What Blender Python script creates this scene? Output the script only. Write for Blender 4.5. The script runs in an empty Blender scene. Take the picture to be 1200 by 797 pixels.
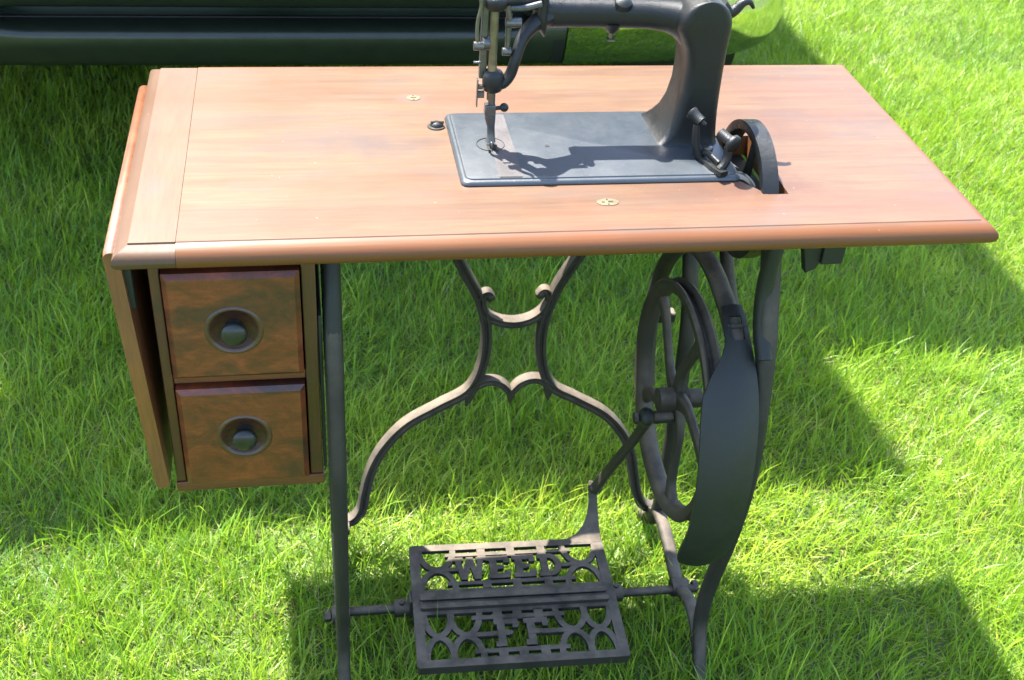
import bpy, bmesh, math, random
import numpy as np
from mathutils import Vector, Matrix
from mathutils.geometry import tessellate_polygon
random.seed(7)
S = bpy.context.scene
COL = S.collection

# ------------------------------------------------------------------ camera
cam = bpy.data.cameras.new('camera'); camo = bpy.data.objects.new('camera', cam); COL.objects.link(camo)
PITCH, ROLL, YAW = 0.6340, 0.0807, 0.2073
F = Vector((math.sin(YAW)*math.cos(PITCH), math.cos(YAW)*math.cos(PITCH), -math.sin(PITCH)))
R0 = Vector((math.cos(YAW), -math.sin(YAW), 0)); U0 = R0.cross(F)
R1 = R0*math.cos(ROLL)+U0*math.sin(ROLL); U1 = -R0*math.sin(ROLL)+U0*math.cos(ROLL)
mw = Matrix((R1, U1, -F)).transposed().to_4x4(); mw.translation = (0.1324, -1.0227, 1.380)
camo.matrix_world = mw
cam.sensor_width = 36; cam.lens = 1370.77/1200*36
cam.clip_start = 0.05; cam.clip_end = 2000
cam.dof.use_dof = True; cam.dof.focus_distance = 1.32; cam.dof.aperture_fstop = 13
S.camera = camo

# ------------------------------------------------------------------ sky, sun, exposure
SUN = Vector((-0.325, 0.44, 1.0)).normalized()
w = bpy.data.worlds.new('World'); S.world = w; w.use_nodes = True
nt = w.node_tree; bg = nt.nodes['Background']; sky = nt.nodes.new('ShaderNodeTexSky')
sky.sky_type = 'NISHITA'; sky.sun_disc = False
sky.sun_elevation = math.asin(SUN.z); sky.sun_rotation = math.atan2(SUN.x, SUN.y)
sky.air_density = 1.0; sky.dust_density = 1.5; sky.ozone_density = 1.0
nt.links.new(sky.outputs[0], bg.inputs[0]); bg.inputs[1].default_value = 0.15
sl = bpy.data.lights.new('sun', 'SUN'); sl.energy = 5.0; sl.angle = math.radians(0.53); sl.color = (1.0, 0.955, 0.88)
so = bpy.data.objects.new('sun', sl); COL.objects.link(so)
so.rotation_euler = SUN.to_track_quat('Z', 'Y').to_euler(); so.location = (-2, 3, 6)
S.view_settings.view_transform = 'Standard'; S.view_settings.look = 'None'
S.view_settings.exposure = 2.28; S.view_settings.gamma = 1.0; S.view_settings.use_curve_mapping = False
S.render.engine = 'CYCLES'
S.cycles.max_bounces = 8; S.cycles.diffuse_bounces = 3; S.cycles.glossy_bounces = 4; S.cycles.transmission_bounces = 4

# ------------------------------------------------------------------ materials
class NT:
    def __init__(s, name):
        s.m = bpy.data.materials.new(name); s.m.use_nodes = True; s.t = s.m.node_tree
        s.b = s.t.nodes['Principled BSDF']; s.out = s.t.nodes['Material Output']
        s.tc = s.t.nodes.new('ShaderNodeTexCoord').outputs['Object']
    def n(s, kind, **kw):
        o = s.t.nodes.new(kind)
        for k, v in kw.items(): setattr(o, k, v)
        return o
    def l(s, a, b): s.t.links.new(a, b)
    def mapping(s, scale=(1,1,1), rot=(0,0,0), loc=(0,0,0)):
        m = s.n('ShaderNodeMapping'); m.inputs['Scale'].default_value = scale; m.inputs['Rotation'].default_value = rot
        m.inputs['Location'].default_value = loc; s.l(s.tc, m.inputs[0]); return m.outputs[0]
    def noise(s, vec=None, scale=5, detail=4, rough=.55, dist=0):
        o = s.n('ShaderNodeTexNoise'); o.inputs['Scale'].default_value = scale; o.inputs['Detail'].default_value = detail
        o.inputs['Roughness'].default_value = rough; o.inputs['Distortion'].default_value = dist
        s.l(vec if vec is not None else s.tc, o.inputs['Vector']); return o.outputs['Fac']
    def ramp(s, fac, stops):
        o = s.n('ShaderNodeValToRGB'); e = o.color_ramp.elements
        e[0].position, e[1].position = stops[0][0], stops[-1][0]
        c4 = lambda c: (c, c, c, 1) if isinstance(c, (int, float)) else (*c, 1)
        e[0].color = c4(stops[0][1]); e[1].color = c4(stops[-1][1])
        for p, c in stops[1:-1]:
            x = e.new(p); x.color = c4(c)
        s.l(fac, o.inputs[0]); return o.outputs[0]
    def mix(s, fac, a, b, mode='MIX'):
        o = s.n('ShaderNodeMix', data_type='RGBA', blend_type=mode)
        for i, v in ((0, fac), (6, a), (7, b)):
            if hasattr(v, 'links') or hasattr(v, 'is_linked'): s.l(v, o.inputs[i])
            elif i == 0: o.inputs[0].default_value = v
            else: o.inputs[i].default_value = (*v, 1)
        return o.outputs[2]
    def bump(s, h, strength=.3, dist=.001):
        o = s.n('ShaderNodeBump'); o.inputs['Strength'].default_value = strength; o.inputs['Distance'].default_value = dist
        s.l(h, o.inputs['Height']); s.l(o.outputs[0], s.b.inputs['Normal'])
    def col(s, c):
        if hasattr(c, 'is_linked'): s.l(c, s.b.inputs['Base Color'])
        else: s.b.inputs['Base Color'].default_value = (*c, 1)
    def set(s, **k):
        for a, v in k.items():
            i = s.b.inputs[a.replace('_', ' ')]
            if hasattr(v, 'is_linked'): s.l(v, i)
            else: i.default_value = v

def wood(name, c1, c2, c3, stain, axis='x', stain_amt=.5, rough=.33, fig=1.0, coat=.3):
    k = NT(name)
    sc = (2.2, 26, 26) if axis == 'x' else ((26, 2.2, 26) if axis == 'y' else (26, 26, 2.2))
    g = k.noise(k.mapping(sc), 1.6*fig, 6, .62, .6)
    sc2 = tuple(a*5 for a in sc)
    fine = k.noise(k.mapping(sc2), 2.4, 3, .6)
    c = k.ramp(g, [(.30, c1), (.5, c2), (.72, c3)])
    c = k.mix(k.ramp(fine, [(.42, .30), (.62, 0.)]), c, tuple(v*.45 for v in c1))
    blot = k.ramp(k.noise(k.mapping((3, 9, 9) if axis == 'x' else (9, 3, 9)), 1.6, 5, .6, .4), [(.50, 0.), (.70, 1.)])
    m = k.n('ShaderNodeMath', operation='MULTIPLY'); k.l(blot, m.inputs[0]); m.inputs[1].default_value = stain_amt
    c = k.mix(m.outputs[0], c, stain)
    k.col(c)
    k.set(Roughness=k.ramp(k.noise(None, 9, 4), [(.3, rough-.06), (.7, rough+.14)]), Coat_Weight=coat, Coat_Roughness=.22)
    k.bump(fine, .25, .0006)
    return k.m

def wood_top(name, axis='x'):
    # faded walnut/mahogany with reddish patches and greyish water stains
    k = NT(name)
    sc = (1.1, 17, 17) if axis == 'x' else (17, 1.6, 17)
    g = k.noise(k.mapping(sc), 1.6, 9, .68, 1.0)
    c = k.ramp(g, [(.28, (.064, .028, .010)), (.44, (.090, .043, .017)), (.60, (.114, .060, .025)), (.75, (.072, .033, .012))])
    fine = k.noise(k.mapping(tuple(a*6 for a in sc)), 2.6, 3, .6)
    c = k.mix(k.ramp(fine, [(.38, .34), (.56, 0.)]), c, (.058, .022, .012))
    pore = k.noise(k.mapping((9, 420, 4) if axis == 'x' else (420, 9, 4)), 1.5, 2, .5); c = k.mix(k.ramp(pore, [(.60, 0.), (.70, .28)]), c, (.045, .018, .010))
    red = k.ramp(k.noise(k.mapping((4, 7, 4), loc=(3, 1, 0)), 1.2, 4, .6), [(.50, 0.), (.70, .55)])
    c = k.mix(red, c, (.125, .042, .017))
    grey = k.ramp(k.noise(k.mapping((3.2, 9, 4), loc=(.6, .2, 0)), 1.7, 6, .62, .5), [(.52, 0.), (.68, .6)])
    c = k.mix(grey, c, (.066, .044, .031))
    # darker patch left of the bed and round the handwheel
    def patch(cx, cy, sx, sy, amt):
        mp = k.mapping((1/sx, 1/sy, 0), loc=(-cx/sx, -cy/sy, 0))
        ln = k.n('ShaderNodeVectorMath', operation='LENGTH'); k.l(mp, ln.inputs[0])
        nn = k.noise(None, 26, 5, .65)
        a = k.n('ShaderNodeMath', operation='MULTIPLY_ADD'); k.l(nn, a.inputs[0]); a.inputs[1].default_value = 1.6; k.l(ln.outputs['Value'], a.inputs[2])
        return k.ramp(a.outputs[0], [(.62, amt), (1.75, 0.)]) if False else k.ramp_div(a.outputs[0], amt)
    NT.ramp_div = lambda s, v, amt: s.ramp(_half(s, v), [(.42, amt), (.85, 0.)])
    def _half(s, v):
        q = s.n('ShaderNodeMath', operation='MULTIPLY'); s.l(v, q.inputs[0]); q.inputs[1].default_value = .5; return q.outputs[0]
    if axis == 'x':
        c = k.mix(patch(.20-.4, .205-.2, .150, .060, .8), c, (.052, .036, .032))
        c = k.mix(patch(.17-.4, .11-.2, .10, .045, .7), c, (.16, .038, .014))
        c = k.mix(patch(.26-.4, .325-.2, .03, .018, .5), c, (.085, .06, .055))
        c = k.mix(patch(.62-.4, .085-.2, .16, .045, .85), c, (.066, .024, .010))
        c = k.mix(patch(.70-.4, .24-.2, .16, .075, .75), c, (.070, .027, .012))
    else:
        c = k.mix(patch(-.03-.4, .11-.2, .02, .05, .5), c, (.06, .04, .04)); c = k.mix(.35, c, (.085, .036, .018))
    # the moulded edge is browner than the flat top, with less coat
    sp = k.n('ShaderNodeSeparateXYZ'); k.l(k.tc, sp.inputs[0])
    zz = k.n('ShaderNodeMapRange'); k.l(sp.outputs[2], zz.inputs[0]); zz.inputs[1].default_value = .7474; zz.inputs[2].default_value = .7490
    zz.inputs[3].default_value = .80; zz.inputs[4].default_value = 0.
    c = k.mix(zz.outputs[0], c, (.125, .042, .010) if axis == 'x' else (.075, .038, .018))
    cw = k.n('ShaderNodeMapRange'); k.l(zz.outputs[0], cw.inputs[0]); cw.inputs[2].default_value = .80; cw.inputs[3].default_value = .50; cw.inputs[4].default_value = .07
    # tiny pale specks and scratches
    spk = k.ramp(k.noise(None, 190, 2, .5), [(.775, 0.), (.80, .6)]); c = k.mix(spk, c, (.34, .28, .22))
    scr = k.ramp(k.noise(k.mapping((3, 160, 1), rot=(0, 0, .35)), 3, 2, .5), [(.70, 0.), (.76, .35)]); c = k.mix(scr, c, (.07, .03, .018))
    k.col(c)
    k.set(Roughness=k.ramp(k.noise(None, 11, 5), [(.3, .45), (.7, .60)]), Specular_IOR_Level=.35, Coat_Weight=cw.outputs[0], Coat_Roughness=.53)
    k.bump(fine, .3, .0005)
    return k.m

def iron(name, base, dustc, dust=.5, rough=.5, metal=.0, spec=.5, grain=900):
    k = NT(name)
    n1 = k.noise(None, 30, 5, .65); n2 = k.noise(None, grain, 2, .6)
    geo = k.n('ShaderNodeNewGeometry'); sx = k.n('ShaderNodeSeparateXYZ'); k.l(geo.outputs['Normal'], sx.inputs[0])
    up = k.ramp(sx.outputs[2], [(.10, .09 if dust > .55 else .03), (.85, 1.)])          # dust settles on surfaces that face up
    d = k.n('ShaderNodeMath', operation='MULTIPLY'); k.l(up, d.inputs[0]); k.l(k.ramp(n1, [(.3, .25), (.65, 1.)]), d.inputs[1])
    d2 = k.n('ShaderNodeMath', operation='MULTIPLY'); k.l(d.outputs[0], d2.inputs[0]); d2.inputs[1].default_value = dust
    c = k.mix(k.ramp(n2, [(.3, 0.), (.7, .5)]), base, tuple(v*1.9 for v in base))
    c = k.mix(d2.outputs[0], c, dustc)
    k.col(c); k.set(Roughness=k.ramp(n1, [(.3, rough-.08), (.7, rough+.15)]), Metallic=metal, Specular_IOR_Level=spec)
    n4 = k.noise(None, 160, 4, .7); hh = k.n('ShaderNodeMath', operation='ADD'); k.l(n2, hh.inputs[0]); k.l(n4, hh.inputs[1])
    k.bump(hh.outputs[0], .55, .0007)
    return k.m

def plain(name, c, rough=.5, metal=0., var=.15, scale=40, bump=.0, coat=0.):
    k = NT(name); n1 = k.noise(None, scale, 4, .6)
    k.col(k.mix(k.ramp(n1, [(.3, 0.), (.7, 1.)]), tuple(v*(1-var) for v in c), tuple(min(1, v*(1+var)) for v in c)))
    k.set(Roughness=rough, Metallic=metal, Coat_Weight=coat)
    if bump: k.bump(n1, bump, .001)
    return k.m

M = {}
M['top'] = wood_top('wood_top', 'x')
M['end'] = wood_top('wood_end_board', 'y')
M['leaf'] = wood('wood_leaf', (.105, .030, .008), (.155, .047, .012), (.21, .070, .018), (.05, .022, .012), 'z', .3, .5, 1.0, .7)
M['case'] = wood('wood_case', (.040, .010, .005), (.062, .015, .006), (.095, .026, .010), (.02, .010, .007), 'z', .6, .42)
M['rail'] = wood('wood_rail', (.07, .018, .008), (.12, .032, .013), (.16, .05, .02), (.035, .014, .010), 'x', .45, .4)
def burl():
    k = NT('wood_burl')
    g = k.noise(k.mapping((12, 5, 20)), 1.7, 9, .70, .8)
    c = k.ramp(g, [(.30, (.058, .013, .006)), (.46, (.120, .024, .008)), (.58, (.175, .037, .011)), (.75, (.22, .055, .015))])
    d = k.ramp(k.noise(k.mapping((11, 5, 17), loc=(2, 0, 1)), 1.1, 7, .68, .5), [(.50, 0.), (.64, .8)])
    c = k.mix(d, c, (.021, .010, .007))
    f = k.noise(k.mapping((60, 30, 220)), 1.5, 3, .6)
    c = k.mix(k.ramp(f, [(.40, .4), (.6, 0.)]), c, (.05, .02, .01))
    k.col(c); k.set(Roughness=k.ramp(g, [(.3, .34), (.7, .48)]), Coat_Weight=.2, Coat_Roughness=.3); k.bump(f, .2, .0005)
    return k.m
M['burl'] = burl()
M['rosette'] = wood('wood_rosette', (.035, .012, .007), (.06, .021, .010), (.09, .032, .014), (.022, .014, .010), 'x', .5, .4)
M['iron'] = iron('cast_iron', (.0075, .0078, .0068), (.165, .130, .095), .85, .6, 0, .3)
M['iron_brace'] = iron('cast_iron_dusty', (.015, .013, .011), (.155, .122, .09), 1.0, .64, 0, .3)
M['iron_black'] = iron('cast_iron_black', (.0090, .0112, .0094), (.045, .042, .036), .3, .48, 0, .35)
M['japan'] = iron('black_enamel', (.0045, .0055, .006), (.04, .04, .038), .4, .34, 0, .35, 1500)
def bedmat():
    k = NT('bed_enamel')
    n1 = k.noise(None, 26, 6, .7); n2 = k.noise(None, 420, 3, .7); n3 = k.noise(k.mapping((1, 5, 1)), 40, 4, .6)
    c = k.mix(k.ramp(n1, [(.30, .10), (.75, .28)]), (.015, .023, .031), (.036, .045, .052))
    c = k.mix(k.ramp(n2, [(.64, .0), (.76, .7)]), c, (.20, .195, .175))
    c = k.mix(k.ramp(n3, [(.58, .0), (.75, .35)]), c, (.012, .014, .016))
    k.col(c); k.set(Roughness=k.ramp(n1, [(.3, .38), (.7, .47)]), Specular_IOR_Level=.9); k.bump(n2, .3, .0004)
    return k.m
M['bed'] = bedmat()
M['slide'] = iron('worn_steel_slide', (.050, .046, .047), (.095, .085, .080), .6, .45, .15)
M['steel'] = plain('worn_steel', (.12, .115, .10), .35, .8, .25, 60)
M['steel_dk'] = plain('dark_steel', (.10, .10, .10), .35, .7, .3, 60)
M['brass'] = plain('tarnished_brass_bar', (.15, .132, .088), .38, .7, .3, 70)
M['inlay'] = plain('nickel_inlay', (.20, .165, .10), .45, .5, .3, 90)
M['black'] = plain('black_recess', (.01, .009, .008), .7)
M['knob'] = plain('ebonised_knob', (.009, .010, .009), .42, 0, .5, 60, .1, .1)
M['plastic'] = plain('dark_bumper_plastic', (.013, .018, .010), .42, 0, .2, 30, .05, .1)
M['slot'] = plain('grille_black', (.006, .006, .006), .5, 0, .2)
M['chrome'] = plain('polished_bumper', (.66, .69, .62), .025, 1.0, .02, 22, .05)
M['paint'] = plain('dark_green_paint', (.012, .03, .015), .2, .2, .1, 10, 0, 1.)
M['rubber'] = plain('tyre_rubber', (.018, .018, .018), .8, 0, .3, 60, .3)
M['rim'] = plain('wheel_metal', (.5, .5, .5), .3, .9)
def glassm():
    k = NT('tinted_glass'); k.set(Roughness=.02, Transmission_Weight=.0, Specular_IOR_Level=.6); k.col((.01, .012, .012)); return k.m
M['glass'] = glassm()
M['red'] = plain('tail_lamp_red', (.35, .01, .01), .15, 0, .05, 10, 0, 1.)

# ------------------------------------------------------------------ object helpers
BASE = Vector((0, 0, 0))
def tag(o, label=None, cat=None, group=None, kind=None):
    if label: o['label'] = label
    if cat: o['category'] = cat
    if group: o['group'] = group
    if kind: o['kind'] = kind
    return o
def empty(name, loc, label, cat):
    global BASE
    o = bpy.data.objects.new(name, None); COL.objects.link(o); o.location = loc; o.empty_display_size = .1
    BASE = Vector(loc); return tag(o, label, cat)
def obj(name, bm, mat, parent=None, smooth=True, bevel=0., seg=2, angle=35, label=None):
    bmesh.ops.remove_doubles(bm, verts=bm.verts, dist=1e-6)
    bmesh.ops.recalc_face_normals(bm, faces=bm.faces)
    if parent is not None: bmesh.ops.translate(bm, verts=bm.verts, vec=-BASE)
    me = bpy.data.meshes.new(name); bm.to_mesh(me); bm.free()
    me.materials.append(M[mat] if isinstance(mat, str) else mat)
    if smooth:
        me.shade_smooth()
        me.set_sharp_from_angle(angle=math.radians(angle))
    o = bpy.data.objects.new(name, me); COL.objects.link(o)
    if parent is not None: o.parent = parent
    if bevel:
        b = o.modifiers.new('bevel', 'BEVEL'); b.width = bevel; b.segments = seg; b.limit_method = 'ANGLE'; b.angle_limit = math.radians(40); b.harden_normals = False
    if label: o['label'] = label
    return o
def B(): return bmesh.new()
def box(bm, x0, x1, y0, y1, z0, z1, rot=None, piv=None):
    vs = [bm.verts.new((x, y, z)) for z in (z0, z1) for x, y in ((x0, y0), (x1, y0), (x1, y1), (x0, y1))]
    for f in ((0,3,2,1), (4,5,6,7), (0,1,5,4), (1,2,6,5), (2,3,7,6), (3,0,4,7)): bm.faces.new([vs[i] for i in f])
    if rot is not None: bmesh.ops.rotate(bm, verts=vs, cent=piv, matrix=rot)
    return vs
def loft(bm, rings, cap=True, closed=True):
    rs = [[bm.verts.new(p) for p in r] for r in rings]
    n = len(rs[0])
    for a, b in zip(rs, rs[1:]):
        for i in range(n if closed else n-1):
            j = (i+1) % n
            bm.faces.new((a[i], a[j], b[j], b[i]))
    if cap:
        bm.faces.new(rs[0][::-1]); bm.faces.new(rs[-1])
    return rs
def spline(pts, per=8):
    P = [Vector(p) for p in pts]; out = []
    P = [P[0]*2-P[1]] + P + [P[-1]*2-P[-2]]
    for i in range(1, len(P)-2):
        a, b, c, d = P[i-1:i+3]
        for k in range(per):
            t = k/per
            out.append(.5*((2*b)+(c-a)*t+(2*a-5*b+4*c-d)*t*t+(3*b-a-3*c+d)*t**3))
    out.append(P[-2]); return out
def circ(r, n=10, ry=None): return [(r*math.cos(2*math.pi*i/n), (ry or r)*math.sin(2*math.pi*i/n)) for i in range(n)]
def rrect(a, b, r=.3, n=3):
    """rounded rectangle profile, half sizes a, b"""
    q = min(a, b)*r*2; q = min(q, min(a, b)*.98); out = []
    for cx, cy, s in ((a-q, b-q, 0), (-a+q, b-q, 1), (-a+q, -b+q, 2), (a-q, -b+q, 3)):
        for i in range(n+1):
            t = (s+i/n)*math.pi/2; out.append((cx+q*math.cos(t), cy+q*math.sin(t)))
    return out
def bead(a, b):
    """cast iron section: half width a across the curve, half depth b; a groove runs down the front"""
    return [(a, b), (a, -b*.55), (a*.8, -b), (a*.35, -b), (a*.12, -b*.55), (-a*.12, -b*.55), (-a*.35, -b), (-a*.8, -b), (-a, -b*.55), (-a, b)]
def sweep(bm, pts, prof, binorm=None, scales=None, cap=True):
    n = len(pts); P = [Vector(p) for p in pts]; rings = []; last = None
    for i, p in enumerate(P):
        t = (P[min(i+1, n-1)]-P[max(i-1, 0)]).normalized()
        if binorm is not None:
            b = Vector(binorm); b = (b-t*b.dot(t)).normalized(); nn = b.cross(t)
        else:
            if last is None:
                last = Vector((0, 0, 1)) if abs(t.z) < .9 else Vector((1, 0, 0))
            nn = (last-t*last.dot(t)).normalized(); b = t.cross(nn); last = nn
        s = 1 if scales is None else scales[min(i, len(scales)-1)] if not callable(scales) else scales(i/(n-1))
        rings.append([p+nn*a*s+b*c*s for a, c in prof])
    return loft(bm, rings, cap)
def tube(bm, pts, r, n=10, per=6, smooth=True, scales=None):
    pp = spline(pts, per) if smooth and len(pts) > 2 else [Vector(p) for p in pts]
    return sweep(bm, pp, circ(r, n), None, scales)
def cyl(bm, a, b, r, r2=None, n=16):
    a, b = Vector(a), Vector(b)
    sweep(bm, [a, b], circ(1, n), None, [r, r2 if r2 else r])
def lathe(bm, prof, origin, axis, n=24):
    """prof: (radius, height) along axis"""
    ax = Vector(axis).normalized(); u = ax.orthogonal().normalized(); v = ax.cross(u); o = Vector(origin)
    rings = [[o+ax*h+(u*math.cos(2*math.pi*i/n)+v*math.sin(2*math.pi*i/n))*max(r, 1e-5) for i in range(n)] for r, h in prof]
    loft(bm, rings, True)
def plate(bm, outer, holes, z0, z1, tf=None):
    """flat plate with holes; outline points are 2-D, tf maps (x, y, z) to the scene"""
    tf = tf or (lambda x, y, z: Vector((x, y, z)))
    loops = [outer]+holes; idx = []; flat = []
    for l in loops: idx.append(range(len(flat), len(flat)+len(l))); flat += l
    tris = tessellate_polygon([[Vector((x, y, 0)) for x, y in l] for l in loops])
    lo = [bm.verts.new(tf(x, y, z0)) for x, y in flat]; hi = [bm.verts.new(tf(x, y, z1)) for x, y in flat]
    for t in tris:
        try: bm.faces.new([lo[i] for i in t]); bm.faces.new([hi[i] for i in t])
        except ValueError: pass
    for r in idx:
        r = list(r)
        for i in range(len(r)):
            a, b = r[i], r[(i+1) % len(r)]
            bm.faces.new((lo[a], lo[b], hi[b], hi[a]))
def circle2(cx, cy, r, n=24, ry=None): return [(cx+r*math.cos(2*math.pi*i/n), cy+(ry or r)*math.sin(2*math.pi*i/n)) for i in range(n)]

# ================================================================== GROUND
def ground():
    bm = B(); N = 60
    xs = sorted(set([-400, -100, -30, -12]+[-6+12*i/N for i in range(N+1)]+[12, 30, 100, 400]))
    ys = [y+1 for y in xs]
    hz = lambda x, y: (.010*math.sin(x*1.9+.5)*math.cos(y*1.6)+.005*math.sin(x*5+y*3)) if abs(x) < 10 and abs(y) < 10 else 0
    g = [[bm.verts.new((x, y, hz(x, y)-.006)) for x in xs] for y in ys]
    for a, b in zip(g, g[1:]):
        for i in range(len(xs)-1): bm.faces.new((a[i], a[i+1], b[i+1], b[i]))
    k = NT('soil_and_thatch')
    n1 = k.noise(None, 60, 6, .7); n2 = k.noise(None, 3, 4, .6); n3 = k.noise(None, 260, 3, .7)
    c = k.mix(k.ramp(n1, [(.35, 0.), (.65, 1.)]), (.035, .070, .012), (.085, .125, .028))
    c = k.mix(k.ramp(n3, [(.58, 0.), (.72, .8)]), c, (.22, .18, .085))
    c = k.mix(k.ramp(n2, [(.4, 0.), (.7, .4)]), c, (.05, .10, .018))
    k.col(c); k.set(Roughness=.9); k.bump(n1, .8, .01)
    o = obj('ground', bm, k.m, None); o['kind'] = 'structure'
ground()
hz = lambda x, y: .010*np.sin(x*1.9+.5)*np.cos(y*1.6)+.005*np.sin(x*5+y*3)

def grass_mat():
    k = NT('grass_blade')
    a = k.n('ShaderNodeAttribute', attribute_name='blade'); sp = k.n('ShaderNodeSeparateColor'); k.l(a.outputs['Color'], sp.inputs[0])
    c = k.ramp(sp.outputs[0], [(0., (.050, .150, .011)), (.40, (.150, .300, .016)), (.80, (.30, .44, .030)), (.92, (.39, .45, .05)), (.955, (.36, .30, .13)), (1., (.46, .38, .20))])
    c = k.mix(sp.outputs[1], (.16, .20, .07), c)            # pale sheath at the foot of each blade
    k.col(c); k.set(Roughness=.42, Specular_IOR_Level=.4)
    tr = k.n('ShaderNodeBsdfTranslucent'); k.l(k.mix(.5, c, (.36, .54, .02), 'MIX'), tr.inputs[0])
    mx = k.n('ShaderNodeMixShader'); mx.inputs[0].default_value = .42
    k.l(k.b.outputs[0], mx.inputs[1]); k.l(tr.outputs[0], mx.inputs[2]); k.l(mx.outputs[0], k.out.inputs[0])
    return k.m
GM = grass_mat()
def vnoise(x, y, seed, f):
    r = np.random.RandomState(seed); v = 0
    for i in range(7):
        a = r.uniform(0, 2*np.pi); q = f*r.uniform(.6, 1.9); v = v+np.sin((x*np.cos(a)+y*np.sin(a))*q+r.uniform(0, 6.28))
    return v/3.0
def grass(name, X, Y, hmean, wmean, seed, label):
    r = np.random.RandomState(seed); n = len(X)
    z0 = hz(X, Y)-.008
    clump = vnoise(X, Y, seed+1, 22)
    h = hmean*np.clip(r.lognormal(0, .33, n), .35, 2.1)*(1+.22*np.clip(clump, -1.5, 1.5))
    wd = wmean*np.clip(r.lognormal(-.05, .33, n), .45, 2.1)
    ang = vnoise(X, Y, seed+2, 5)*1.5+.6+r.normal(0, 1.7, n)         # lean direction: clumps lie together
    lean = np.clip(np.abs(r.normal(.62, .42, n))+.12*vnoise(X, Y, seed+3, 9), .02, 1.45)
    curl = r.uniform(.15, 1.25, n)
    face = ang+np.pi/2+r.normal(0, .7, n)
    SEG = 3; V = np.zeros((n, 2*SEG+1, 3)); C = np.zeros((n, 2*SEG+1, 4)); C[..., 3] = 1
    px = X.copy(); py = Y.copy(); pz = z0.copy()
    tint = np.clip(.46+.22*r.normal(0, 1, n)+.14*vnoise(X, Y, seed+4, 4)+.12*vnoise(X, Y, seed+5, 14), 0, .90)
    dry = r.rand(n) < np.clip(.13+.11*vnoise(X, Y, seed+6, 7), .03, .40)
    tint = np.where(dry, r.uniform(.93, 1, n), tint)
    lean = np.where(dry, lean+.6, lean); h = np.where(dry, h*.7, h)
    wx, wy = np.cos(face), np.sin(face)
    for s in range(SEG+1):
        t = s/SEG; ww = wd*(1-.15*t-.55*t*t)*.5
        if s < SEG:
            V[:, 2*s, 0] = px-wx*ww; V[:, 2*s, 1] = py-wy*ww; V[:, 2*s, 2] = pz
            V[:, 2*s+1, 0] = px+wx*ww; V[:, 2*s+1, 1] = py+wy*ww; V[:, 2*s+1, 2] = pz
            C[:, 2*s, 0] = C[:, 2*s+1, 0] = tint; C[:, 2*s, 1] = C[:, 2*s+1, 1] = min(1, .25+t*1.8)
        else:
            V[:, 2*s, 0] = px; V[:, 2*s, 1] = py; V[:, 2*s, 2] = pz; C[:, 2*s, 0] = tint; C[:, 2*s, 1] = 1
        a = lean+curl*t*t; L = h/SEG
        px = px+np.cos(ang)*np.sin(a)*L; py = py+np.sin(ang)*np.sin(a)*L; pz = pz+np.maximum(np.cos(a), -.15)*L
    nv = 2*SEG+1
    quads = []; base = (np.arange(n)*nv)[:, None]
    for s in range(SEG-1): quads.append(base+np.array([2*s, 2*s+1, 2*s+3, 2*s+2]))
    Q = np.stack(quads, 1).reshape(-1); T = (base+np.array([2*SEG-2, 2*SEG-1, 2*SEG])).reshape(-1)
    me = bpy.data.meshes.new(name); me.vertices.add(n*nv); me.vertices.foreach_set('co', V.reshape(-1).astype(np.float32))
    nq = n*(SEG-1); me.loops.add(len(Q)+len(T)); me.loops.foreach_set('vertex_index', np.concatenate([Q, T]).astype(np.int32))
    me.polygons.add(nq+n)
    me.polygons.foreach_set('loop_start', np.concatenate([np.arange(nq)*4, nq*4+np.arange(n)*3]).astype(np.int32))
    me.update(calc_edges=True)
    at = me.color_attributes.new('blade', 'FLOAT_COLOR', 'POINT'); at.data.foreach_set('color', C.reshape(-1).astype(np.float32))
    me.shade_smooth()
    me.materials.append(GM); o = bpy.data.objects.new(name, me); COL.objects.link(o)
    o['kind'] = 'stuff'; o['label'] = label; o['category'] = 'grass'
    return o
rs = np.random.RandomState(3)
def inview(n, dens):
    """random points in the lawn round the table, thinner with distance"""
    X = rs.uniform(-1.5, 3.5, n); Y = rs.uniform(-.75, 3.4, n)
    xl = -.38-.20*Y-.28; xr = 1.15+.56*Y+.35
    keep = (X > xl) & (X < xr) & (rs.rand(n) < np.clip(1.08-.20*Y, .35, 1))
    return X[keep], Y[keep]
X, Y = inview(800000, 1)
grass('lawn_grass', X, Y, .049, .0019, 11, 'bright green lawn grass under and around the treadle table')
def outer(n):
    X = rs.uniform(-6, 8, n); Y = rs.uniform(-5, 10, n)
    inn = (X > -.66-.20*Y) & (X < 1.5+.56*Y) & (Y > -.75) & (Y < 3.4)
    return X[~inn], Y[~inn]
X, Y = outer(130000)
grass('lawn_grass', X, Y, .060, .0055, 21, 'wider lawn grass surrounding the table and van')

# ================================================================== TREADLE TABLE
T = empty('treadle_table', (.4, .2, 0), 'antique wooden treadle sewing table with black cast iron base and two small drawers', 'sewing table')
H = .750
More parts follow.
